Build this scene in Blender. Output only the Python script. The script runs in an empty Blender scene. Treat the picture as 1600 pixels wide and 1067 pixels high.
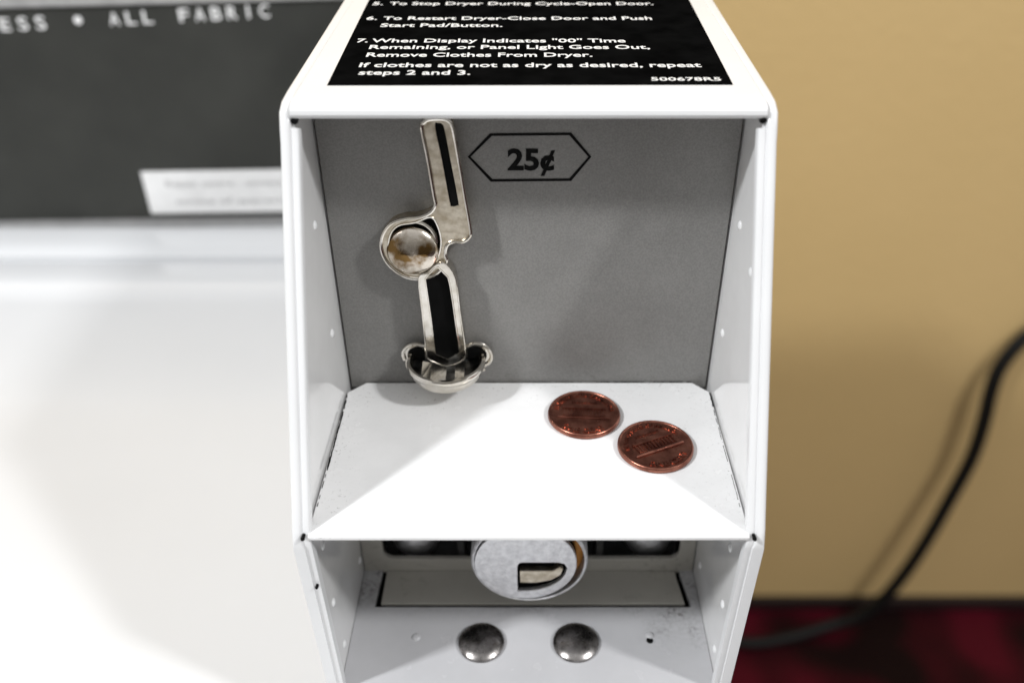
import bpy, bmesh, math, random
from mathutils import Vector, Matrix
random.seed(4)
R = math.radians
scene = bpy.context.scene
# all measures below are millimetres: x right, y away from the camera, z above the camera's height (camera 1130 mm over the floor)
K = 0.001
HZ = 1130.0
def V(x, y, z): return Vector((x*K, y*K, (z+HZ)*K))

# ------------------------------------------------------------------ camera, world, lamps, exposure
cam = bpy.data.cameras.new('camera'); co = bpy.data.objects.new('camera', cam); scene.collection.objects.link(co)
cam.sensor_width = 36; cam.lens = 1350/1600*36; cam.shift_x = -26/1600
cam.clip_start = 0.01; cam.clip_end = 50
co.location = V(0, 0, 0); co.rotation_euler = (R(90-33.98), 0, 0)
cam.dof.use_dof = True; cam.dof.focus_distance = 0.212; cam.dof.aperture_fstop = 8.0
scene.camera = co

w = bpy.data.worlds.new('World'); scene.world = w; w.use_nodes = True
nt = w.node_tree; nt.nodes.clear()
out = nt.nodes.new('ShaderNodeOutputWorld'); bg = nt.nodes.new('ShaderNodeBackground')
tc = nt.nodes.new('ShaderNodeTexCoord'); sp = nt.nodes.new('ShaderNodeSeparateXYZ'); cr = nt.nodes.new('ShaderNodeValToRGB')
mr = nt.nodes.new('ShaderNodeMapRange'); mr.inputs[1].default_value = -1; mr.inputs[2].default_value = 1
nt.links.new(tc.outputs['Generated'], sp.inputs[0]); nt.links.new(sp.outputs[2], mr.inputs[0]); nt.links.new(mr.outputs[0], cr.inputs[0])
els = cr.color_ramp.elements
els[0].position = 0.30; els[0].color = (0.05, 0.04, 0.035, 1)
els[1].position = 0.85; els[1].color = (0.62, 0.62, 0.62, 1)
e = els.new(0.52); e.color = (0.24, 0.23, 0.215, 1)
e = els.new(0.66); e.color = (0.40, 0.395, 0.385, 1)
# the far side of the room, behind the photographer, is darker than the ceiling
ym = nt.nodes.new('ShaderNodeMapRange'); ym.interpolation_type = 'SMOOTHSTEP'
ym.inputs[1].default_value = -0.85; ym.inputs[2].default_value = -0.15; ym.inputs[3].default_value = 0.85; ym.inputs[4].default_value = 1.0
nt.links.new(sp.outputs[1], ym.inputs[0])
mx = nt.nodes.new('ShaderNodeMix'); mx.data_type = 'RGBA'; mx.blend_type = 'MULTIPLY'; mx.inputs[0].default_value = 1
nt.links.new(cr.outputs[0], mx.inputs[6]); nt.links.new(ym.outputs[0], mx.inputs[7])
nt.links.new(mx.outputs[2], bg.inputs[0]); bg.inputs[1].default_value = 1.0; nt.links.new(bg.outputs[0], out.inputs[0])

def area(name, loc, target, sx, sy, power, color):
    l = bpy.data.lights.new(name, 'AREA'); l.shape = 'RECTANGLE'; l.size = sx; l.size_y = sy; l.energy = power; l.color = color
    o = bpy.data.objects.new(name, l); scene.collection.objects.link(o)
    o.location = V(*loc); d = V(*target) - V(*loc); o.rotation_euler = d.to_track_quat('-Z', 'Y').to_euler()
    return o
area('ceiling_lamp_left', (-1230, -500, 1230), (0, 160, -140), 0.13, 0.20, 26, (0.975, 0.988, 1.0))
area('ceiling_lamp_right', (1230, -500, 1230), (0, 160, -140), 0.13, 0.20, 18, (0.985, 0.985, 0.985))

scene.view_settings.view_transform = 'Standard'; scene.view_settings.look = 'None'
scene.view_settings.exposure = 0.22; scene.view_settings.gamma = 1; scene.view_settings.use_curve_mapping = False

# ------------------------------------------------------------------ materials
def nodes(name):
    m = bpy.data.materials.new(name); m.use_nodes = True
    t = m.node_tree; b = t.nodes['Principled BSDF']
    return m, t, b
def pos(t):
    g = t.nodes.new('ShaderNodeNewGeometry'); return g.outputs['Position']
def noise(t, scale, detail=3, rough=0.5, vec=None, stretch=None):
    n = t.nodes.new('ShaderNodeTexNoise'); n.inputs['Scale'].default_value = scale
    n.inputs['Detail'].default_value = detail; n.inputs['Roughness'].default_value = rough
    v = vec or pos(t)
    if stretch:
        mp = t.nodes.new('ShaderNodeMapping'); mp.inputs['Scale'].default_value = stretch
        t.links.new(v, mp.inputs[0]); v = mp.outputs[0]
    t.links.new(v, n.inputs['Vector']); return n.outputs['Fac']
def ramp(t, src, stops):
    r = t.nodes.new('ShaderNodeValToRGB'); el = r.color_ramp.elements
    el[0].position, el[0].color = stops[0][0], (*stops[0][1], 1)
    el[1].position, el[1].color = stops[-1][0], (*stops[-1][1], 1)
    for p, c in stops[1:-1]:
        x = el.new(p); x.color = (*c, 1)
    t.links.new(src, r.inputs[0]); return r.outputs[0]
def mathn(t, op, a, b=None):
    n = t.nodes.new('ShaderNodeMath'); n.operation = op
    for i, q in enumerate((a, b)):
        if q is None: continue
        if isinstance(q, (int, float)): n.inputs[i].default_value = q
        else: t.links.new(q, n.inputs[i])
    return n.outputs[0]
def smooth(t, src, a, b):
    n = t.nodes.new('ShaderNodeMapRange'); n.interpolation_type = 'SMOOTHSTEP'
    n.inputs[1].default_value = a; n.inputs[2].default_value = b
    t.links.new(src, n.inputs[0]); return n.outputs[0]
def bump(t, b, src, strength, dist):
    n = t.nodes.new('ShaderNodeBump'); n.inputs['Strength'].default_value = strength; n.inputs['Distance'].default_value = dist
    t.links.new(src, n.inputs['Height']); t.links.new(n.outputs[0], b.inputs['Normal'])
def g3(v): return (v, v, v)
def setb(b, rough=0.5, metal=0.0, coat=0.0, spec=0.5):
    b.inputs['Roughness'].default_value = rough; b.inputs['Metallic'].default_value = metal
    b.inputs['Coat Weight'].default_value = coat; b.inputs['Coat Roughness'].default_value = 0.05
    b.inputs['Specular IOR Level'].default_value = spec
def simple(name, c1, c2, scale, rough, metal=0.0, coat=0.0, bs=0.0, bscale=800, bdist=0.0001, lo=0.35, hi=0.65, rvar=0.0, spec=0.5, detail=4):
    m, t, b = nodes(name); setb(b, rough, metal, coat, spec)
    n = noise(t, scale, detail)
    t.links.new(ramp(t, n, [(lo, c1), (hi, c2)]), b.inputs['Base Color'])
    if rvar:
        r = t.nodes.new('ShaderNodeMapRange'); r.inputs[3].default_value = max(0.02, rough-rvar); r.inputs[4].default_value = rough+rvar
        t.links.new(noise(t, scale*1.7, 5, 0.65), r.inputs[0]); t.links.new(r.outputs[0], b.inputs['Roughness'])
    if bs: bump(t, b, noise(t, bscale, 3), bs, bdist)
    return m

def dirty(name, base, dirt, rough, mask, scale=900, thr=(0.60, 0.72), coat=0.0, amount=0.8):
    """paint with worn specks of dirt where mask(tree, x, y, z) says people's fingers and coins reach"""
    m, t, b = nodes(name); setb(b, rough, 0, coat)
    p = pos(t); s = t.nodes.new('ShaderNodeSeparateXYZ'); t.links.new(p, s.inputs[0])
    mk = mask(t, s.outputs[0], s.outputs[1], s.outputs[2])
    a = smooth(t, noise(t, scale, 5, 0.7), *thr)
    a2 = smooth(t, noise(t, scale*0.18, 4, 0.6), 0.45, 0.7)
    f = mathn(t, 'MULTIPLY', mathn(t, 'MULTIPLY', a, mathn(t, 'ADD', mathn(t, 'MULTIPLY', a2, 0.8), 0.2)), mathn(t, 'MULTIPLY', mk, amount))
    mix = t.nodes.new('ShaderNodeMix'); mix.data_type = 'RGBA'
    t.links.new(f, mix.inputs[0])
    t.links.new(ramp(t, noise(t, 38, 6, 0.65), [(0.32, tuple(q*0.91 for q in base)), (0.65, base)]), mix.inputs[6])
    mix.inputs[7].default_value = (*dirt, 1)
    t.links.new(mix.outputs[2], b.inputs['Base Color'])
    bump(t, b, noise(t, 700, 2), 0.05, 0.0001)
    r = t.nodes.new('ShaderNodeMapRange'); r.inputs[3].default_value = rough*0.8; r.inputs[4].default_value = rough*1.25
    t.links.new(noise(t, 120, 4), r.inputs[0]); t.links.new(r.outputs[0], b.inputs['Roughness'])
    return m
def ax(t, x): return mathn(t, 'ABSOLUTE', x)
def mask_shelf(t, x, y, z):
    a = smooth(t, ax(t, x), 0.034, 0.049)
    b = smooth(t, y, 0.180, 0.194)
    l = mathn(t, 'MULTIPLY', smooth(t, mathn(t, 'MULTIPLY', x, -1.0), 0.0, 0.02), smooth(t, y, 0.165, 0.192))
    return mathn(t, 'MAXIMUM', mathn(t, 'MAXIMUM', a, b), l)
def mask_side(t, x, y, z):
    return mathn(t, 'ADD', mathn(t, 'MULTIPLY', smooth(t, y, 0.160, 0.193), 0.6), 0.12)
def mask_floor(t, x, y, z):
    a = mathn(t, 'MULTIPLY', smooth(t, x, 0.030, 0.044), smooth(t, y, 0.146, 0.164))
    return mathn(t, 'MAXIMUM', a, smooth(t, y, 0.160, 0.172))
white = simple('white_enamel', (0.745, 0.75, 0.758), (0.775, 0.78, 0.788), 40, 0.25, coat=0.12, bs=0.04, bscale=500, rvar=0.05)
white_side = dirty('white_enamel_side', (0.86, 0.86, 0.86), (0.22, 0.19, 0.16), 0.12, mask_side, 1300, (0.66, 0.74), coat=0.6, amount=0.6)
white_shelf = dirty('white_enamel_shelf', (0.82, 0.82, 0.82), (0.16, 0.14, 0.13), 0.25, mask_shelf, 1000, (0.56, 0.68), coat=0.2, amount=0.85)
white_floor = dirty('white_enamel_recess_shaded', (0.50, 0.50, 0.515), (0.07, 0.06, 0.05), 0.25, mask_floor, 800, (0.38, 0.62), coat=0.2, amount=0.9)  # same white enamel, with the recess's shade put into a greyer base
dryer_white = simple('dryer_enamel', (0.655, 0.665, 0.68), (0.685, 0.695, 0.71), 5, 0.22, coat=0.1, rvar=0.05)
grey_paint = dirty('grey_hammered_paint', (0.205, 0.201, 0.193), (0.10, 0.095, 0.085), 0.42, lambda t, x, y, z: smooth(t, mathn(t, 'MULTIPLY', z, -1.0), -1.0, -0.987), 1500, (0.5, 0.7), amount=0.8)
nt2 = grey_paint.node_tree      # fine speckle of the hammered finish
_b = nt2.nodes['Principled BSDF']; _src = _b.inputs['Base Color'].links[0].from_socket
_m = nt2.nodes.new('ShaderNodeMix'); _m.data_type = 'RGBA'; _m.blend_type = 'MULTIPLY'; _m.inputs[0].default_value = 1
nt2.links.new(_src, _m.inputs[6]); nt2.links.new(ramp(nt2, noise(nt2, 2300, 2, 0.6), [(0.35, g3(0.90)), (0.65, g3(1.14))]), _m.inputs[7])
_m2 = nt2.nodes.new('ShaderNodeMix'); _m2.data_type = 'RGBA'; _m2.blend_type = 'MULTIPLY'; _m2.inputs[0].default_value = 1
nt2.links.new(_m.outputs[2], _m2.inputs[6]); nt2.links.new(ramp(nt2, noise(nt2, 45, 4, 0.6), [(0.3, g3(0.92)), (0.7, g3(1.07))]), _m2.inputs[7])
nt2.links.new(_m2.outputs[2], _b.inputs['Base Color'])
tan_plate = dirty('tan_grey_plate', (0.43, 0.415, 0.375), (0.10, 0.085, 0.065), 0.38, lambda t, x, y, z: smooth(t, ax(t, x), 0.020, 0.044), 500, (0.5, 0.72), amount=0.9)
black = simple('matt_black', g3(0.003), g3(0.006), 200, 0.85, spec=0.1)
ink = simple('black_ink', g3(0.003), g3(0.006), 600, 0.7, spec=0.08)
sticker_black = simple('gloss_black_vinyl', g3(0.002), g3(0.004), 150, 0.7, spec=0.0)
print_white = simple('white_print', g3(0.75), g3(0.85), 2500, 0.5)
chrome = simple('worn_nickel', (0.60, 0.56, 0.49), (0.80, 0.77, 0.72), 260, 0.16, metal=1.0, bs=0.12, bscale=380, bdist=0.0003, rvar=0.08)
nickel_face = simple('scuffed_nickel_face', (0.42, 0.36, 0.27), (0.66, 0.60, 0.50), 420, 0.36, metal=1.0, bs=0.25, bscale=600, bdist=0.0003, rvar=0.1)
zinc = simple('cast_zinc', (0.62, 0.62, 0.64), (0.80, 0.80, 0.82), 500, 0.42, metal=0.85, bs=0.6, bscale=1100, bdist=0.0004, rvar=0.1)
lining = simple('shaded_cup_steel', g3(0.02), g3(0.22), 330, 0.3, metal=1.0, bs=0.3, bscale=400, bdist=0.0004)  # dark tones put the cup's shaded inner reflections into the colour
polished = simple('tarnished_nickel_button', (0.20, 0.12, 0.045), (0.72, 0.66, 0.58), 190, 0.19, metal=1.0, bs=0.3, bscale=300, bdist=0.0006, rvar=0.08, lo=0.40, hi=0.56)
brass = simple('brass', (0.20, 0.085, 0.02), (0.34, 0.16, 0.05), 300, 0.35, metal=1.0)
bolt_steel = simple('dark_bolt_steel', (0.14, 0.13, 0.125), (0.40, 0.38, 0.37), 300, 0.27, metal=1.0, bs=0.2, bscale=450, bdist=0.0003, rvar=0.09)
copper = simple('tarnished_copper', (0.17, 0.060, 0.042), (0.36, 0.150, 0.105), 300, 0.30, metal=0.95, bs=0.25, bscale=700, bdist=0.0003, rvar=0.1)
console_dark = simple('dark_console_panel', (0.032, 0.033, 0.030), (0.040, 0.041, 0.037), 30, 0.42, spec=0.2)
trim_grey = simple('brushed_trim', g3(0.42), g3(0.52), 120, 0.35, metal=0.5)
trim_dull = simple('grey_gasket', g3(0.23), g3(0.27), 120, 0.5)
paper = simple('white_label_paper', g3(0.74), g3(0.79), 120, 0.5)
grey_print = simple('grey_print', g3(0.28), g3(0.36), 400, 0.6)
rubber = simple('black_rubber', g3(0.006), g3(0.010), 100, 0.5, spec=0.2)
base_mat = simple('dark_strip', (0.012, 0.006, 0.006), (0.02, 0.01, 0.01), 20, 0.5)
wall_mat = simple('tan_wall_paint', (0.67, 0.478, 0.215), (0.70, 0.50, 0.23), 3.0, 0.6, bs=0.35, bscale=120, bdist=0.002)
# floor: dark red with near-black patches
floor_mat, t, b = nodes('dark_red_floor'); setb(b, 0.55, spec=0.12)
n = noise(t, 8.0, 1, 0.4)
t.links.new(ramp(t, n, [(0.38, (0.006, 0.001, 0.0015)), (0.50, (0.030, 0.001, 0.004)), (0.64, (0.070, 0.002, 0.009))]), b.inputs['Base Color'])
bump(t, b, noise(t, 60, 3), 0.3, 0.002)

# ------------------------------------------------------------------ object helpers
C = scene.collection
def thing(name, label, cat, loc, group=None):
    o = bpy.data.objects.new(name, None); C.objects.link(o); o.location = V(*loc); o.empty_display_size = 0.02
    o['label'] = label; o['category'] = cat
    if group: o['group'] = group
    return o
def link(name, me, mat, parent=None, kind=None, smooth_=True):
    me.name = name; o = bpy.data.objects.new(name, me); C.objects.link(o)
    me.materials.clear(); me.materials.append(mat)
    if parent:
        o.parent = parent
        if parent.type == 'EMPTY': o.matrix_parent_inverse = Matrix.Translation(-parent.location)
    if kind: o['kind'] = kind
    if smooth_:
        for p in me.polygons: p.use_smooth = True
        try: me.set_sharp_from_angle(angle=R(35))
        except Exception: pass
    return o
def from_bm(bm):
    me = bpy.data.meshes.new('m'); bmesh.ops.recalc_face_normals(bm, faces=bm.faces); bm.to_mesh(me); bm.free(); return me
def box(bm, x0, x1, y0, y1, z0, z1, bev=0.0, seg=2):
    vs = [bm.verts.new(V(x, y, z)) for x in (x0, x1) for y in (y0, y1) for z in (z0, z1)]
    fs = [bm.faces.new([vs[i] for i in q]) for q in ((0,1,3,2),(4,6,7,5),(0,4,5,1),(2,3,7,6),(0,2,6,4),(1,5,7,3))]
    if bev:
        es = {e for f in fs for e in f.edges}
        bmesh.ops.bevel(bm, geom=list(es), offset=bev*K, segments=seg, affect='EDGES', profile=0.6)
def prism_x(bm, pts, x0, x1, bev=0.0, seg=2):
    """closed (y,z) outline extruded along x"""
    a = [bm.verts.new(V(x0, y, z)) for y, z in pts]; b = [bm.verts.new(V(x1, y, z)) for y, z in pts]
    n = len(pts); fs = [bm.faces.new(a), bm.faces.new(b[::-1])]
    for i in range(n): fs.append(bm.faces.new((a[i], b[i], b[(i+1) % n], a[(i+1) % n])))
    if bev:
        es = {e for e in fs[0].edges} | {e for e in fs[1].edges}
        bmesh.ops.bevel(bm, geom=list(es), offset=bev*K, segments=seg, affect='EDGES', profile=0.5)
def band(bm, path, inset, x0, x1, bev=0.0, seg=3):
    """strip of depth inset behind an open (y,z) path, width x0..x1"""
    P = [Vector(p) for p in path]; inner = []
    for i, p in enumerate(P):
        d1 = (P[i]-P[i-1]).normalized() if i else (P[1]-P[0]).normalized()
        d2 = (P[i+1]-P[i]).normalized() if i < len(P)-1 else d1
        d = (d1+d2).normalized(); nrm = Vector((-d.y, d.x)); k = 1/max(0.4, nrm.dot(Vector((-d1.y, d1.x))))
        inner.append(p + nrm*inset*k)
    for q in range(len(P)-1):
        pass
    rings = []
    for i in range(len(P)):
        rings.append([bm.verts.new(V(x, c[0], c[1])) for x, c in ((x0, P[i]), (x1, P[i]), (x1, inner[i]), (x0, inner[i]))])
    edges = []
    for i in range(len(P)-1):
        a, b = rings[i], rings[i+1]
        for k in range(4): bm.faces.new((a[k], a[(k+1) % 4], b[(k+1) % 4], b[k]))
        for k in (0, 1): edges.append(bm.edges.get((a[k], b[k])))
    bm.faces.new(rings[0]); bm.faces.new(rings[-1][::-1])
    if bev: bmesh.ops.bevel(bm, geom=edges, offset=bev*K, segments=seg, affect='EDGES', profile=0.5)
def lathe(bm, prof, c, axis='z', n=64, tilt=None):
    """prof = [(radius, height)] round the axis through c (mm)"""
    rings = []
    for r, h in prof:
        if r < 1e-6: pts = [(0, 0, h)]
        else: pts = [(r*math.cos(2*math.pi*i/n), r*math.sin(2*math.pi*i/n), h) for i in range(n)]
        ring = []
        for p in pts:
            if axis == 'y': q = (p[0], -p[2], p[1])        # heights point towards the camera side
            elif axis == 'x': q = (p[2], p[0], p[1])
            else: q = p
            ring.append(bm.verts.new(V(c[0]+q[0], c[1]+q[1], c[2]+q[2])))
        rings.append(ring)
    for a, b in zip(rings, rings[1:]):
        for i in range(n):
            j = (i+1) % n
            if len(a) == 1 and len(b) == 1: continue
            if len(a) == 1: bm.faces.new((a[0], b[i], b[j]))
            elif len(b) == 1: bm.faces.new((a[i], a[j], b[0]))
            else: bm.faces.new((a[i], a[j], b[j], b[i]))
def tube(bm, pts, r, n=10, closed=False):
    P = [V(*p) for p in pts]; rings = []
    m = len(P)
    for i, p in enumerate(P):
        if closed: d = P[(i+1) % m]-P[i-1]
        else: d = P[min(i+1, m-1)]-P[max(i-1, 0)]
        d.normalize(); up = Vector((0, 1, 0)) if abs(d.y) < 0.9 else Vector((0, 0, 1))
        a = d.cross(up).normalized(); b = d.cross(a)
        rr = r[i] if isinstance(r, list) else r
        rings.append([bm.verts.new(p + (a*math.cos(2*math.pi*k/n)+b*math.sin(2*math.pi*k/n))*rr*K) for k in range(n)])
    for i in range(m if closed else m-1):
        a, b = rings[i], rings[(i+1) % m]
        for k in range(n): bm.faces.new((a[k], a[(k+1) % n], b[(k+1) % n], b[k]))
    if not closed: bm.faces.new(rings[0]); bm.faces.new(rings[-1][::-1])
def catmull(pts, k=6, closed=True):
    n = len(pts); outp = []
    for i in range(n if closed else n-1):
        p = [pts[(i+j) % n] if closed else pts[max(0, min(n-1, i+j))] for j in (-1, 0, 1, 2)]
        for s in range(k):
            u = s/k
            outp.append(tuple(0.5*((2*p[1][c]) + (-p[0][c]+p[2][c])*u + (2*p[0][c]-5*p[1][c]+4*p[2][c]-p[3][c])*u*u + (-p[0][c]+3*p[1][c]-3*p[2][c]+p[3][c])*u**3) for c in range(len(pts[0]))))
    if not closed: outp.append(tuple(pts[-1]))
    return outp
from mathutils.geometry import tessellate_polygon
def solid(loops, thick, place):
    bm = bmesh.new(); flat = [q for lp in loops for q in lp]
    tri = tessellate_polygon([[Vector((q[0], q[1], 0)) for q in lp] for lp in loops])
    T = [bm.verts.new(V(*place(q[0], q[1], thick/2))) for q in flat]; B = [bm.verts.new(V(*place(q[0], q[1], -thick/2))) for q in flat]
    for a, b_, c in tri:
        for W in (T, B):
            try: bm.faces.new((W[a], W[b_], W[c]))
            except ValueError: pass
    k = 0
    for lp in loops:
        n = len(lp)
        for i in range(n): bm.faces.new((T[k+i], T[k+(i+1) % n], B[k+(i+1) % n], B[k+i]))
        k += n
    return from_bm(bm)
def plate(loops, thick, bev, place):
    """flat plate from 2D loops (first = outline, others = holes), place(x, y, h) -> mm position; h in -thick/2..thick/2"""
    cu = bpy.data.curves.new('c', 'CURVE'); cu.dimensions = '2D'; cu.fill_mode = 'BOTH'
    cu.extrude = max(0.0001, thick/2-bev); cu.bevel_depth = bev; cu.bevel_resolution = 2; cu.offset = -bev
    for lp in loops:
        s = cu.splines.new('POLY'); s.points.add(len(lp)-1); s.use_cyclic_u = True
        for i, q in enumerate(lp): s.points[i].co = (q[0], q[1], 0, 1)
    o = bpy.data.objects.new('c', cu); me = bpy.data.meshes.new_from_object(o)
    for v in me.vertices: v.co = V(*place(*v.co))
    bpy.data.objects.remove(o); bpy.data.curves.remove(cu)
    return me
def text_mesh(s, bold=0.0, depth=0.0, space=1.0):
    cu = bpy.data.curves.new('t', 'FONT'); cu.body = s; cu.size = 1; cu.offset = bold; cu.extrude = depth; cu.resolution_u = 3; cu.space_character = space
    o = bpy.data.objects.new('t', cu); me = bpy.data.meshes.new_from_object(o)
    bpy.data.objects.remove(o); bpy.data.curves.remove(cu); return me
def add_text(bm, s, x0, x1, base, cap, place, bold=0.0, depth=0.02, space=1.0):
    """text whose ink spans x0..x1, capital height cap (mm), place(x, y, h) -> mm"""
    me = text_mesh(s, bold, 0.05, space)
    xs = [v.co.x for v in me.vertices]; a, b_ = min(xs), max(xs)
    for v in me.vertices:
        v.co = Vector(V(*place(x0+(v.co.x-a)/(b_-a)*(x1-x0), base+v.co.y/0.73*cap, v.co.z/0.05*depth)))
    bm.from_mesh(me); bpy.data.meshes.remove(me)
def dome(bm, c, r, h, axis, sgn=1, n=16):
    prof = [(r*math.cos(a), h*math.sin(a)*sgn) for a in [i*math.pi/2/5 for i in range(5)]] + [(0, h*sgn)]
    lathe(bm, [(r*1.15, -0.15*sgn)]+prof, c, axis, n)

# ------------------------------------------------------------------ setting: floor, wall
bm = bmesh.new(); box(bm, -2600, 2600, -2600, 1000, -1230, -HZ); link('floor', from_bm(bm), floor_mat, kind='structure', smooth_=False)
bm = bmesh.new(); box(bm, -2600, 2600, 920, 1020, -HZ+0.5, 1270); link('wall', from_bm(bm), wall_mat, kind='structure', smooth_=False)
bm = bmesh.new(); box(bm, -2600, 2600, 908, 919.5, -HZ+0.5, -HZ+22, 2); link('wall_foot_strip', from_bm(bm), base_mat, kind='structure')  # thin dark strip along the foot of the wall

# ------------------------------------------------------------------ the dryer
dr = thing('dryer', 'white clothes dryer with a dark lettered console, standing behind and beneath the coin box', 'dryer', (-290, 200, -HZ))
bm = bmesh.new(); box(bm, -640, 49, -150, 560, -HZ+20, -246, 4); link('cabinet', from_bm(bm), dryer_white, dr)
# enamelled top: crown, rolled step and ridge in front of the console
prof = [(-155, -236), (-152, -230), (-140, -227), (60, -226.4), (190, -226.8), (222, -226.6), (236, -227.2), (250, -226.9), (330, -226.2), (368, -226.0), (380, -225.4), (384, -223.6), (386.5, -223.0), (392, -222.9), (405, -222.9), (407, -223.4), (408.2, -226.5), (410.4, -226.5), (411, -221.8), (415, -220.2), (424, -219.6), (436, -219.4), (441, -219.9), (443, -220.7), (446, -220.9), (560, -220.9), (560, -245.5), (-155, -245.5)]
bm = bmesh.new(); prism_x(bm, prof, -645, 49.4); o = link('top_panel', from_bm(bm), dryer_white, dr)
def con(x, z, h=0.0):      # console face: slightly turned and leaning back
    a = R(1.5); yy = 449 + (z+219)*0.04 - h
    return (x, yy + (x+143)*math.sin(a), z + (x+143)*(0.003+0.016*(z+219)/116))
bm = bmesh.new()
for (za, zb, dep, nm) in ((-216.8, -101, 0, 'body'),):
    vs = [bm.verts.new(V(*con(x, z, h))) for x in (-640, 30) for z in (za, zb) for h in (0, -60)]
    for q in ((0,1,3,2),(4,6,7,5),(0,4,5,1),(2,3,7,6),(0,2,6,4),(1,5,7,3)): bm.faces.new([vs[i] for i in q])
cp = link('control_panel', from_bm(bm), console_dark, dr, smooth_=False)
def cbar(x0, x1, z0, z1, h0, h1, bev):
    b2 = bmesh.new(); vs = [b2.verts.new(V(*con(x, z, h))) for x in (x0, x1) for z in (z0, z1) for h in (h0, h1)]
    fs = [b2.faces.new([vs[i] for i in q]) for q in ((0,1,3,2),(4,6,7,5),(0,4,5,1),(2,3,7,6),(0,2,6,4),(1,5,7,3))]
    if bev: bmesh.ops.bevel(b2, geom=list({e for f in fs for e in f.edges}), offset=bev*K, segments=2, affect='EDGES')
    return from_bm(b2)
link('top_trim', cbar(-641, 31, -100.8, -95, -62, 2.0, 0.8), trim_grey, dr)
link('bottom_trim', cbar(-641, 31, -224.5, -217.0, -62, 4.0, 0.8), trim_dull, dr)
bm = bmesh.new()
pc = lambda x, z, h: con(x, z, 0.12+h)
def spaced(word, x_last, pitch):      # widely spaced capitals
    for i, chx in enumerate(word):
        xc = x_last-(len(word)-1-i)*pitch; wd = 1.2 if chx == 'I' else 4.9
        add_text(bm, chx, xc-wd/2, xc+wd/2, -108.6+0.026*(xc+133), 6.6, pc, bold=0.01)
spaced('PRESS', -246.0, 8.9); spaced('ALL', -192.0, 8.4); spaced('FABRIC', -133.2, 8.1)
me_dot = plate([[(2.0*math.cos(a), 2.0*math.sin(a)) for a in [i*math.pi/12 for i in range(24)]]], 0.06, 0, lambda x, y, h: con(-227+x, -107.6+y, 0.12+h))
bm.from_mesh(me_dot)
link('lettering', from_bm(bm), print_white, cp, smooth_=False)
lab = link('label', cbar(-214, 10, -213.6, -188.6, 0, 0.35, 0), paper, cp, smooth_=False)
# skewed left end, as the photographed label
for v in lab.data.vertices:
    if v.co.x < -0.1: v.co.x += (-0.5 if v.co.z > V(0, 0, -202).z else 0.0)*K
bm = bmesh.new(); pl = lambda x, z, h: con(x, z, 0.45+h)
add_text(bm, 'Repair centre - contact - service', -202, -112, -197.6, 3.6, pl, space=1.05)
add_text(bm, 'notice of appreciation', -198, -122, -208.0, 3.6, pl, space=1.05)
link('label_print', from_bm(bm), grey_print, cp, smooth_=False)

# ------------------------------------------------------------------ coin box (the subject)
cb = thing('coin_box', 'white enamelled coin meter box with open slanted front, grey price panel and chrome coin slot', 'coin box', (0, 200, -226))
BOT = -227
# side panels with folded front edge
path = [(446, -51.8), (300, -56.4), (188, -60.1), (182.5, -60.6), (179.3, -62.0), (177.6, -65.2), (176.5, -68), (136.6, -143.2), (135.6, -145.6), (135.7, -148.2), (138.4, -200), (139.6, BOT)]
for s in (-1, 1):
    bm = bmesh.new()
    outline = [(p[0]+1.2, p[1]-0.4) if i < 4 else (p[0]+1.5, p[1]) for i, p in enumerate(path)] + [(446, BOT)]
    xa, xb = (50.1, 52.4)
    prism_x(bm, outline, s*xa, s*xb)
    side = link('side_panel', from_bm(bm), white_side, cb)
    bm = bmesh.new()
    band(bm, path[:], 3.0, s*50.6, s*53.2, 1.0)
    p2 = [(p[0]+0.35, p[1]) for p in path[5:]]
    band(bm, p2, 2.4, s*49.0, s*50.75, 0.5)
    link('folded_edge', from_bm(bm), white, side)
# spot-weld nibs on the inner faces
for x, pts in ((-50.1, [(183.3, -90.7), (168.1, -94.7), (184.1, -121.5), (146.6, -158.7), (176.3, -197), (146.7, -179.5), (149.1, -199.5), (172, -160)]),
               (50.1, [(185.5, -91.8), (170.5, -96.0), (186.6, -123.1), (149.6, -162.6), (173.0, -195.4), (147.4, -181.1), (147.1, -199.0), (172, -160)])):
    par = [o for o in cb.children if o.name.startswith('side_panel')][0 if x < 0 else 1]
    for (y, z) in pts:
        bm = bmesh.new(); dome(bm, (x, y, z), 1.15, 0.5, 'x', 1 if x < 0 else -1)
        link('weld_nib', from_bm(bm), white, par)
# top panel with bent-down front lip
M_ = 0.033
def tz(y): return -60.3 + M_*(y-181)
bm = bmesh.new()
pr_ = [(446, tz(446)), (300, tz(300)), (185, tz(185)), (181.0, -60.35), (179.3, -60.8), (178.4, -61.6), (178.2, -62.5), (178.6, -63.3), (179.6, -63.7), (181.5, -63.5), (182.4, -62.4), (185, -61.9), (300, tz(300)-1.6), (446, tz(446)-1.6)]
prism_x(bm, pr_, -50.5, 50.5)
top = link('top_panel', from_bm(bm), white, cb)
def tp(x, y, h=0): return (x, y, tz(y)+h)
bm = bmesh.new()
vs = [bm.verts.new(V(*tp(x, y, h))) for x, y in ((-44.6, 190.2), (45.3, 190.6), (47.0, 330), (-47.2, 330)) for h in (0.02, 0.14)]
for q in ((0,2,4,6),(1,7,5,3),(0,1,3,2),(2,3,5,4),(4,5,7,6),(6,7,1,0)): bm.faces.new([vs[i] for i in q])
st = link('instruction_sticker', from_bm(bm), sticker_black, top, smooth_=False)
bm = bmesh.new(); pt = lambda x, y, h: tp(x, y, 0.20+h)
CAP = 3.1
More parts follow.
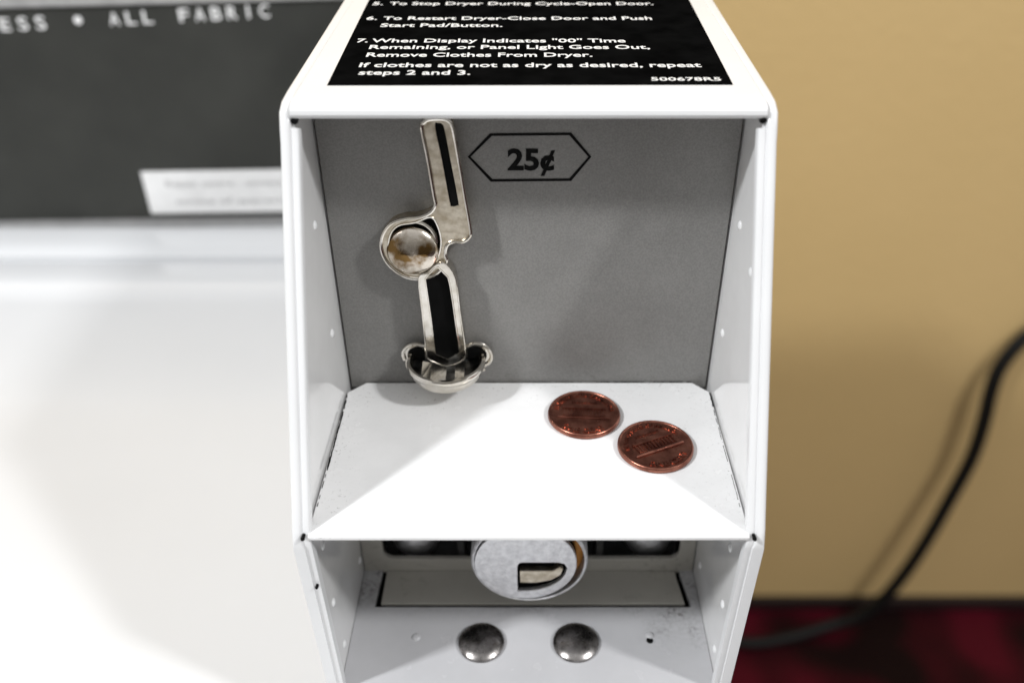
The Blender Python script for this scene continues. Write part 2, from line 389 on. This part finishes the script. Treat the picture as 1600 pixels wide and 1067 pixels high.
for s, x0, x1, y in (('5.', -44.2, -41.2, 256.9), ('To Stop Dryer During Cycle-Open Door.', -39.4, 35.3, 256.9),
                     ('6.', -43.7, -40.8, 242.2), ('To Restart Dryer-Close Door and Push', -39.2, 33.2, 242.2),
                     ('Start Pad/Button.', -39.0, -6.9, 235.7),
                     ('7.', -43.1, -40.3, 222.4), ('When Display Indicates "00" Time', -39.4, 24.3, 222.4),
                     ('Remaining, or Panel Light Goes Out,', -39.2, 29.8, 217.2), ('Remove Clothes From Dryer.', -39.0, 15.3, 211.2),
                     ('If clothes are not as dry as desired, repeat', -39.5, 40.3, 203.7), ('steps 2 and 3.', -38.8, -13.3, 198.4)):
    add_text(bm, s, x0, x1, y-CAP/2, CAP, pt, bold=0.014, depth=0.03)
add_text(bm, '500678R5', 27.5, 43.2, 192.9, 2.2, pt, bold=0.012, depth=0.03)
link('lettering', from_bm(bm), print_white, st, smooth_=False)
# price panel (upper back)
YB = 193.6
def bp(x, z, h): return (x, YB-h, z)
def rrect(x0, x1, z0, z1, r, n=5, corners=(1, 1, 1, 1)):
    pts = []
    for k, (cx, cz, a0) in enumerate(((x1, z1, 0), (x0, z1, 90), (x0, z0, 180), (x1, z0, 270))):
        rr = r if corners[k] else 0.01
        ccx = cx-rr if k in (0, 3) else cx+rr; ccz = cz-rr if k in (0, 1) else cz+rr
        for i in range(n+1):
            a = R(a0+90*i/n); pts.append((ccx+rr*math.cos(a), ccz+rr*math.sin(a)))
    return pts
price = link('price_panel', plate([rrect(-49.5, 49.5, -146, -66.6, 3.0, corners=(1, 1, 0, 0))], 1.4, 0.2, lambda x, z, h: bp(x, z, h-0.7)), grey_paint, cb)
bm = bmesh.new(); box(bm, -50.0, 50.0, YB+2.2, YB+3.2, -224, -62.5); link('inner_bulkhead', from_bm(bm), white_side, cb, smooth_=False)
hexo = [(-14.4, -77.9), (-9.0, -72.2), (9.9, -72.0), (14.8, -77.9), (10.2, -84.0), (-9.1, -84.2)]
cx = sum(p[0] for p in hexo)/6; cz = sum(p[1] for p in hexo)/6
hexi = [(cx+(x-cx)*0.953, cz+(z-cz)*0.90) for x, z in hexo]
bm = bmesh.new(); bm.from_mesh(plate([hexo, hexi], 0.08, 0, lambda x, z, h: bp(x, z, h+0.10)))
add_text(bm, '25\u00a2', -5.0, 6.2, -81.1, 5.3, lambda x, z, h: bp(x, z, h+0.10), bold=0.032, depth=0.04)
link('price_print', from_bm(bm), ink, price, smooth_=False)

# ---- coin slot casting
cast = [(-24.3, -69.6), (-23.6, -68.2), (-22.3, -67.5), (-19.3, -67.4), (-17.9, -68.1), (-17.2, -69.8), (-16.3, -76.8), (-15.2, -86.5), (-14.2, -95.2), (-14.7, -97.3), (-16.3, -98.4), (-18.5, -98.4), (-20.1, -99.4), (-20.7, -101.9), (-20.4, -103.4), (-21.2, -105.2), (-23.4, -107.4), (-25.9, -108.5), (-29.2, -108.8), (-32.3, -107.5), (-35.2, -104.4), (-36.4, -100.5), (-35.7, -96.6), (-33.4, -93.5), (-29.9, -92.2), (-26.4, -91.8), (-23.7, -90.6), (-22.3, -88.4), (-22.5, -86.1), (-23.4, -76.8)]
slot = [(-21.3, -69.2), (-20.5, -68.4), (-19.6, -68.7), (-19.1, -70.2), (-18.0, -78.4), (-16.8, -87.8), (-17.1, -88.8), (-18.4, -89.0), (-18.9, -87.8), (-20.2, -77.1)]
cav = [(-23.7, -91.8), (-22.2, -94.0), (-21.5, -98.0), (-22.2, -101.9), (-24.1, -105.5), (-28.3, -107.5), (-32.2, -106.2), (-34.6, -102.8), (-34.2, -97.5), (-31.9, -94.2), (-27.4, -93.2)]
YM = 190.0
def mp(x, z, h): return (x, YM-h, z)
castS, slotS, cavS = catmull(cast, 4), catmull(slot, 4), catmull(cav, 4)
cs = link('coin_slot_plate', solid([castS, slotS, cavS], 3.6, lambda x, z, h: mp(x, z, h-1.8)), nickel_face, cb)
bm = bmesh.new()
tube(bm, [mp(x, z, 0.15) for x, z in castS], 0.48, 8, True)
tube(bm, [mp(x, z, 0.0) for x, z in cavS], 0.30, 6, True)
link('raised_rim', from_bm(bm), chrome, cs)
link('slot_opening', plate([slotS], 0.5, 0, lambda x, z, h: mp(x, z, h-0.55)), black, cs, smooth_=False)
link('knob_cavity', plate([cavS], 0.5, 0, lambda x, z, h: mp(x, z, h-1.9)), black, cs, smooth_=False)
# fold of metal behind the button, upper right of the cavity
bm = bmesh.new()
arc = [(-28.0+5.2*math.cos(R(a)), -98.6+5.4*math.sin(R(a))) for a in range(-5, 95, 8)]
tube(bm, [mp(x, z, -0.6) for x, z in arc], 0.55, 8)
link('cavity_fold', from_bm(bm), chrome, cs)
bm = bmesh.new()
bc = (-28.7, YM+1.6, -101.2)
prof = [(6.2, -0.6), (6.55, 0.6), (6.5, 1.7), (6.1, 2.3), (5.4, 2.75), (4.0, 3.2), (2.2, 3.5), (0, 3.6)]
lathe(bm, prof, bc, 'y', 48)
for v in bm.verts:       # the upper half of the face is set back and tilts upwards
    f = (v.co.z - V(0, 0, bc[2]).z)/(6*K)
    v.co.y += max(0, f)*0.8*K
btn = link('return_button', from_bm(bm), polished, cb)
# ---- chute
chute = [(-27.6, -108.3), (-25.2, -106.8), (-22.7, -104.2), (-20.5, -104.4), (-18.4, -108.6), (-17.8, -118.1), (-16.9, -129.1), (-17.0, -132.6), (-19.0, -134.6), (-22.1, -135.6), (-25.1, -134.4), (-27.3, -132.6), (-27.3, -127.6), (-27.5, -118)]
chh = [(-23.3, -105.4), (-22.6, -105.2), (-20.3, -108.0), (-19.9, -110.5), (-19.4, -116.2), (-18.7, -126.0), (-18.4, -131.0), (-21.6, -133.4), (-24.9, -131.6), (-25.3, -120.1), (-26.0, -108.6), (-25.0, -107.2)]
chS, chhS = catmull(chute, 3), chh
ch = link('coin_chute', solid([chS, chhS], 4.2, lambda x, z, h: (x, 189.2-(h-2.1), z)), chrome, cb)
bm = bmesh.new(); tube(bm, [(x, 189.2, z) for x, z in chS], 0.24, 8, True); tube(bm, [(x, 189.2, z) for x, z in chhS], 0.22, 6, True); link('chute_rim', from_bm(bm), chrome, ch)
link('chute_opening', plate([chhS], 0.4, 0, lambda x, z, h: (x, 190.4-h, z)), black, ch, smooth_=False)
# ---- return cup: pierced back flange with two ears, bowl, inner ramp
fl = [(-33.6, -135.0), (-33.9, -132.8), (-32.6, -130.8), (-30.2, -129.9), (-27.6, -130.4), (-17.3, -130.6), (-14.4, -129.7), (-11.6, -130.6), (-10.1, -133.2), (-10.6, -135.8), (-12.6, -137.2), (-13.2, -139.5), (-31.5, -139.5)]
flS = catmull(fl, 4)
cup = link('return_cup', plate([flS], 0.9, 0.2, lambda x, z, h: (x, 192.2-h, z)), chrome, cb)
bm = bmesh.new(); tube(bm, [(x, 191.5, z) for x, z in catmull(fl[:11], 5, False)], 0.55, 8); link('flange_rim', from_bm(bm), chrome, cup)
link('ear_opening', plate([catmull([(-32.6, -134.6), (-32.4, -132.4), (-30.4, -131.2), (-28.4, -131.7), (-28.4, -136), (-31, -137)], 4)], 0.2, 0, lambda x, z, h: (x, 191.5-h, z)), black, cup, smooth_=False)
link('ear_opening', plate([catmull([(-16.4, -132), (-14.3, -131.0), (-12.2, -131.9), (-11.3, -133.6), (-12.0, -135.4), (-14, -137), (-16, -137)], 4)], 0.2, 0, lambda x, z, h: (x, 191.5-h, z)), black, cup, smooth_=False)
bm = bmesh.new()
CC = (-22.0, 188.2, 0)
prof = [(9.0, -133.0), (9.6, -132.4), (10.2, -132.5), (10.5, -133.1), (10.4, -133.9), (9.8, -134.5), (9.6, -135.2), (9.5, -136.0), (8.8, -137.2), (7.0, -138.0), (4.0, -138.3), (0.0, -138.3)]
lathe(bm, prof, CC, 'z', 64)
prof2 = [(9.0, -133.0), (8.7, -134.8), (7.8, -136.4), (5.5, -137.3), (0, -137.5)]
lathe(bm, prof2, CC, 'z', 64)
for v in list(bm.verts):
    if v.co.y > V(0, 192.4, 0).y: v.co.y = V(0, 192.4, 0).y
    z = v.co.z/K - HZ; f = max(0, min(1, (-132-z)/8))
    v.co.x *= 1
bmesh.ops.remove_doubles(bm, verts=bm.verts, dist=0.00002)
link('bowl', from_bm(bm), chrome, cup)
bm = bmesh.new()
lathe(bm, [(8.75, -134.6), (6.5, -135.2), (0, -135.5)], CC, 'z', 48)
for v in bm.verts:
    if v.co.y > V(0, 191.4, 0).y: v.co.y = V(0, 191.4, 0).y
link('bowl_lining', from_bm(bm), lining, cup)
bm = bmesh.new()   # bent coin ramp
for x0, z0, x1, z1 in ((-28.0, -132.9, -25.6, -133.4), (-25.6, -133.4, -21.8, -135.0), (-19.4, -134.6, -16.8, -132.8)):
    a = [V(x0, 180.6, z0-0.6), V(x1, 180.0, z1-0.6), V(x1, 186.5, z1+0.9), V(x0, 186.5, z0+0.9)]
    lo = [p - Vector((0, 0, 0.0006)) for p in a]
    vs = [bm.verts.new(p) for p in a+lo]
    for q in ((0,1,2,3),(7,6,5,4),(0,4,5,1),(1,5,6,2),(2,6,7,3),(3,7,4,0)): bm.faces.new([vs[i] for i in q])
link('coin_ramp', from_bm(bm), chrome, cup, smooth_=False)

# ---- shelf
sh = [(-49.5, 135.6), (49.5, 135.6), (49.7, 150), (49.75, 188.8), (45.5, 193.3), (-45.2, 193.2), (-49.7, 188.8), (-49.6, 150)]
shelf = link('coin_shelf', plate([sh], 1.2, 0.3, lambda x, y, h: (x, y, -144.6+h)), white_shelf, cb)
# grime lodged in the seams: broken dark slivers
bm = bmesh.new()
def sliver(p, q, wmax, z, breaks=0.25, step=1.2):
    L_ = math.hypot(q[0]-p[0], q[1]-p[1]); n = int(L_/step); dx, dy = (q[0]-p[0])/L_, (q[1]-p[1])/L_
    for i in range(n):
        if random.random() < breaks: continue
        a, b_ = i*step, (i+1)*step+0.1; w0, w1 = wmax*random.uniform(.45, 1), wmax*random.uniform(.45, 1); j = random.uniform(-.05, .05)
        vs = [bm.verts.new(V(p[0]+dx*s-dy*(ww+j), p[1]+dy*s+dx*(ww+j), z)) for s, ww in ((a, -w0/2), (b_, -w1/2), (b_, w1/2), (a, w0/2))]
        bm.faces.new(vs)
sliver((-49.5, 187.5), (-49.35, 181), 0.42, -143.93, 0.08); sliver((-49.35, 180.3), (-49.2, 157), 0.48, -143.93, 0.03); sliver((-49.2, 156), (-49.15, 143), 0.3, -143.93, 0.5)
sliver((49.6, 188.5), (49.5, 182.5), 0.5, -143.93, 0.0); sliver((49.35, 181), (49.1, 145), 0.16, -143.93, 0.65)
sliver((20, 193.3), (45.3, 193.3), 0.5, -143.93, 0.2); sliver((-44, 193.2), (20, 193.2), 0.25, -143.93, 0.35)
link('seam_grime', from_bm(bm), black, shelf, smooth_=False)
# small corner reliefs left open by the folding
for (x, y, z, r, ax_) in ((-49.9, 179.0, -63.9, 0.85, 'y'), (49.9, 179.0, -63.7, 0.85, 'y'), (-50.3, 135.1, -143.9, 0.5, 'y'), (50.3, 135.1, -143.9, 0.5, 'y'), (-49.7, 136.1, -161.1, 0.4, 'y')):
    bm = bmesh.new(); lathe(bm, [(r*0.8, -1.2), (r, 0.2), (r*0.7, 0.55), (0, 0.65)], (x, y, z), ax_, 16)
    link('corner_relief', from_bm(bm), black, cb)

# ---- lower recess
YW = 179.4
op = rrect(-43.6, 45.2, -200.0, -152, 3.0)
lock_hole = [(15.9*math.cos(a), -180+15.9*math.sin(a)) for a in [i*math.pi/24 for i in range(48)]]
vp = link('vault_plate', plate([rrect(-49.9, 49.9, -206, -146, 0.3), op], 1.6, 0.25, lambda x, z, h: (x, YW+0.8-h, z)), tan_plate, cb)
bm = bmesh.new()   # dark vault box behind the opening (open front)
x0, x1, y0, y1, z0, z1 = -46, 47.4, YW+1.8, YB+1.6, -221, -150
a = [V(x0, y0, z0), V(x1, y0, z0), V(x1, y0, z1), V(x0, y0, z1)]; b_ = [V(x0, y1, z0), V(x1, y1, z0), V(x1, y1, z1), V(x0, y1, z1)]
A = [bm.verts.new(p) for p in a]; B = [bm.verts.new(p) for p in b_]
bm.faces.new(B)
for i in range(4): bm.faces.new((A[i], A[(i+1) % 4], B[(i+1) % 4], B[i]))
void = simple('dark_vault_steel', g3(0.02), g3(0.05), 60, 0.35)
link('vault_box', from_bm(bm), void, cb, smooth_=False)
for x in (-35.0, 37.0):
    bm = bmesh.new(); lathe(bm, [(7.5, 0), (7.5, 3), (6.6, 5.6), (4.4, 7.6), (2, 8.4), (0, 8.6)], (x, YB-1.5, -200.0), 'y', 32)
    link('vault_stud', from_bm(bm), zinc, cb)
for x in (-20.5, 21.5):
    bm = bmesh.new(); box(bm, x-1.0, x+1.0, YW+2.2, YB, -220, -180, 0.3); link('vault_rib', from_bm(bm), void, cb)
# floor of the recess with a separate flap behind a dark gap
ZF = -205.0
fo = [(-50, 137), (50, 137), (50, 180.5), (-50, 180.5)]
gapo = [(-44.9, 165.8), (47.4, 165.8), (45.9, 177.6), (45.9, 180.0), (-44.4, 180.0), (-44.4, 177.6)]
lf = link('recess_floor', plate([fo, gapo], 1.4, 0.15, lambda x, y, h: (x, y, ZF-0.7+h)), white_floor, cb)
flap = [(-43.2, 167.0), (45.7, 167.0), (44.6, 176.5), (44.6, 179.3), (-43.1, 179.3), (-43.1, 176.5)]
link('floor_flap', plate([flap], 1.2, 0.2, lambda x, y, h: (x, y, ZF-0.55+h)), tan_plate, lf)
bm = bmesh.new(); box(bm, -49, 49, 160, 184, ZF-6, ZF-2.5); link('gap_backing', from_bm(bm), black, lf, smooth_=False)
for x in (-13.2, 13.2):
    bm = bmesh.new()
    lathe(bm, [(6.2, -0.1), (6.45, 0.4), (6.3, 1.0), (5.6, 1.6), (4.4, 2.1), (2.8, 2.45), (1.4, 2.6), (0, 2.62)], (x, 153.2, ZF), 'z', 48)
    o = link('bolt_head', from_bm(bm), bolt_steel, cb)
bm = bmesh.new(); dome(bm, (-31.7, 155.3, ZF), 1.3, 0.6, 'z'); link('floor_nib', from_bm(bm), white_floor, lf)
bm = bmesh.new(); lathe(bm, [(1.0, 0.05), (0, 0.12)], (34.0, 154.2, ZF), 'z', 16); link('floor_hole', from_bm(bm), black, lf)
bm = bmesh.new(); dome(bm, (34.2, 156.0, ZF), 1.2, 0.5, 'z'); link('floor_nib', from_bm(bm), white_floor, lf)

# ---- vault lock: ring and cast face with D-shaped keyway
YL = 160.0
bm = bmesh.new()
lathe(bm, [(15.9, -22), (15.9, -1.0), (15.6, -0.3), (15.2, 0.0), (14.9, -0.3), (14.8, -3), (14.8, -20)], (0.2, YL, -179.9), 'y', 72)
ring = link('vault_lock', from_bm(bm), zinc, cb)
bm = bmesh.new(); lathe(bm, [(14.7, -3.4), (0, -3.5)], (0.2, YL, -179.9), 'y', 48); link('lock_core', from_bm(bm), brass, ring)
disc = [(-0.8+13.85*math.cos(a), -180.6+13.85*math.sin(a)) for a in [i*math.pi/40 for i in range(80)]]
def dshape(x0, x1, zt, zb, grow=0.0):
    pts = [(x0-grow, zb-grow), (x0-grow, zt-1.2), (x0-grow+0.5, zt-0.3+grow), (x0+1.2, zt+grow), (x1-2.5, zt+grow), (x1-0.8+grow, zt-0.5+grow), (x1+grow, zt-2.0)]
    for i in range(1, 9):
        a = R(90*i/9); pts.append((x0+1.5+(x1+grow-x0-1.5)*math.cos(a), zb-grow+(zt-2.0-zb+grow)*(1-math.sin(a))))
    return pts
D = dshape(-3.0, 10.4, -180.0, -191.4)
link('lock_face', plate([disc, D], 1.6, 0.3, lambda x, z, h: (x, YL+0.9-h, z)), zinc, ring)
link('keyway', plate([disc], 0.3, 0, lambda x, z, h: (x, YL+2.2-h, z)), black, ring, smooth_=False)
D2 = [(-2.4, -187.6), (-2.4, -183.0), (6.6, -182.9), (8.4, -181.4), (9.4, -182.0), (8.8, -184.6), (6.2, -186.6), (2, -187.7)]
link('key_post', plate([D2], 2.2, 0.3, lambda x, z, h: (x, YL+0.9-h, z)), nickel_face, ring)

# ------------------------------------------------------------------ pennies lying on the shelf
def penny(x, y, rot, label, ridge_scale=1.0):
    root = thing('penny', label, 'coin', (x, y, -143.98), 'copper pennies on the coin box shelf')
    zb = -143.98; r = 9.55; ca, sa = math.cos(rot), math.sin(rot)
    bm = bmesh.new()
    lathe(bm, [(0, 0), (r-0.3, 0), (r, 0.3), (r, 0.95), (r-0.12, 1.25), (r-0.25, 1.42), (r-0.42, 1.50), (r-0.62, 1.42), (r-0.8, 1.25), (0, 1.25)], (x, y, zb), 'z', 96)
    disc_o = link('coin_disc', from_bm(bm), copper, root)
    def P(u, v, h): return (x+u*ca-v*sa, y+u*sa+v*ca, zb+1.25+h)
    bm = bmesh.new()
    def bar(u0, u1, v0, v1, h):
        vs = [bm.verts.new(V(*P(u, v, hh))) for u in (u0, u1) for v in (v0, v1) for hh in (0, h)]
        fs = [bm.faces.new([vs[i] for i in q]) for q in ((0,1,3,2),(4,6,7,5),(0,4,5,1),(2,3,7,6),(0,2,6,4),(1,5,7,3))]
        bmesh.ops.bevel(bm, geom=list({e for f in fs for e in f.edges}), offset=0.07*K, segments=2, affect='EDGES')
    tube(bm, [P(u, -2.25, 0.12) for u in (-6.9, -6.5, 0, 6.5, 6.9)], [0.2*ridge_scale, 0.48*ridge_scale, 0.5*ridge_scale, 0.48*ridge_scale, 0.2*ridge_scale], 12)         # steps of the colonnaded building, a ridge shaped and sized to catch a highlight
    bar(-5.8, 5.8, -1.9, -1.5, 0.22)
    for i in range(12):
        u = -5.2+i*10.4/11; bar(u-0.22, u+0.22, -1.5, 1.2, 0.36)
    bar(-5.7, 5.7, 1.2, 2.1, 0.48); bar(-4.4, 4.4, 2.1, 2.9, 0.36)
    def arc_text(s, rad, a0, a1, cap, inward=False):
        me = text_mesh(s, 0.02, 0.05); xs = [v.co.x for v in me.vertices]; mn, mx = min(xs), max(xs)
        for v in me.vertices:
            f = (v.co.x-mn)/(mx-mn); a = R(a0+(a1-a0)*f); rr = rad + (v.co.y/0.73*cap)*(-1 if inward else 1)
            v.co = V(*P(rr*math.cos(a), rr*math.sin(a), 0.16+v.co.z*3.0))
        bm.from_mesh(me); bpy.data.meshes.remove(me)
    arc_text('UNITED STATES OF AMERICA', 6.8, 172, 8, 1.25)
    arc_text('ONE CENT', 8.2, 226, 314, 1.7, True)
    add_text(bm, 'E PLURIBUS UNUM', -3.4, 3.4, 3.9, 0.8, lambda a, c, h: P(a, c, 0.12+h), depth=0.10)
    link('coin_relief', from_bm(bm), copper, disc_o)
    return root
penny(14.6, 178.3, R(-4), 'copper penny nearer the grey price panel, back left of the other penny', 0.30)
penny(31.9, 165.6, R(25), 'copper penny nearer the front edge of the shelf, with a bright slanting bar across it')

# ------------------------------------------------------------------ power cord hanging by the wall, then lying on the floor
cpts = [(720, 899, -520), (665, 902, -560), (623.8, 902, -601.4), (604, 898, -640), (599, 893, -676), (602, 888, -730), (601, 884, -790), (588, 878, -860), (575, 872, -920), (559, 868, -985), (537, 866, -1050), (510, 868, -1095), (470, 868, -1116), (400, 850, -1122.5), (335, 840, -1122.5), (250, 860, -1122.5), (150, 880, -1122.5)]
bm = bmesh.new(); tube(bm, catmull(cpts, 6, False), 9.0, 14)
o = link('power_cord', from_bm(bm), rubber); o['label'] = 'thick black power cord hanging down the tan wall onto the dark red floor'; o['category'] = 'cord'
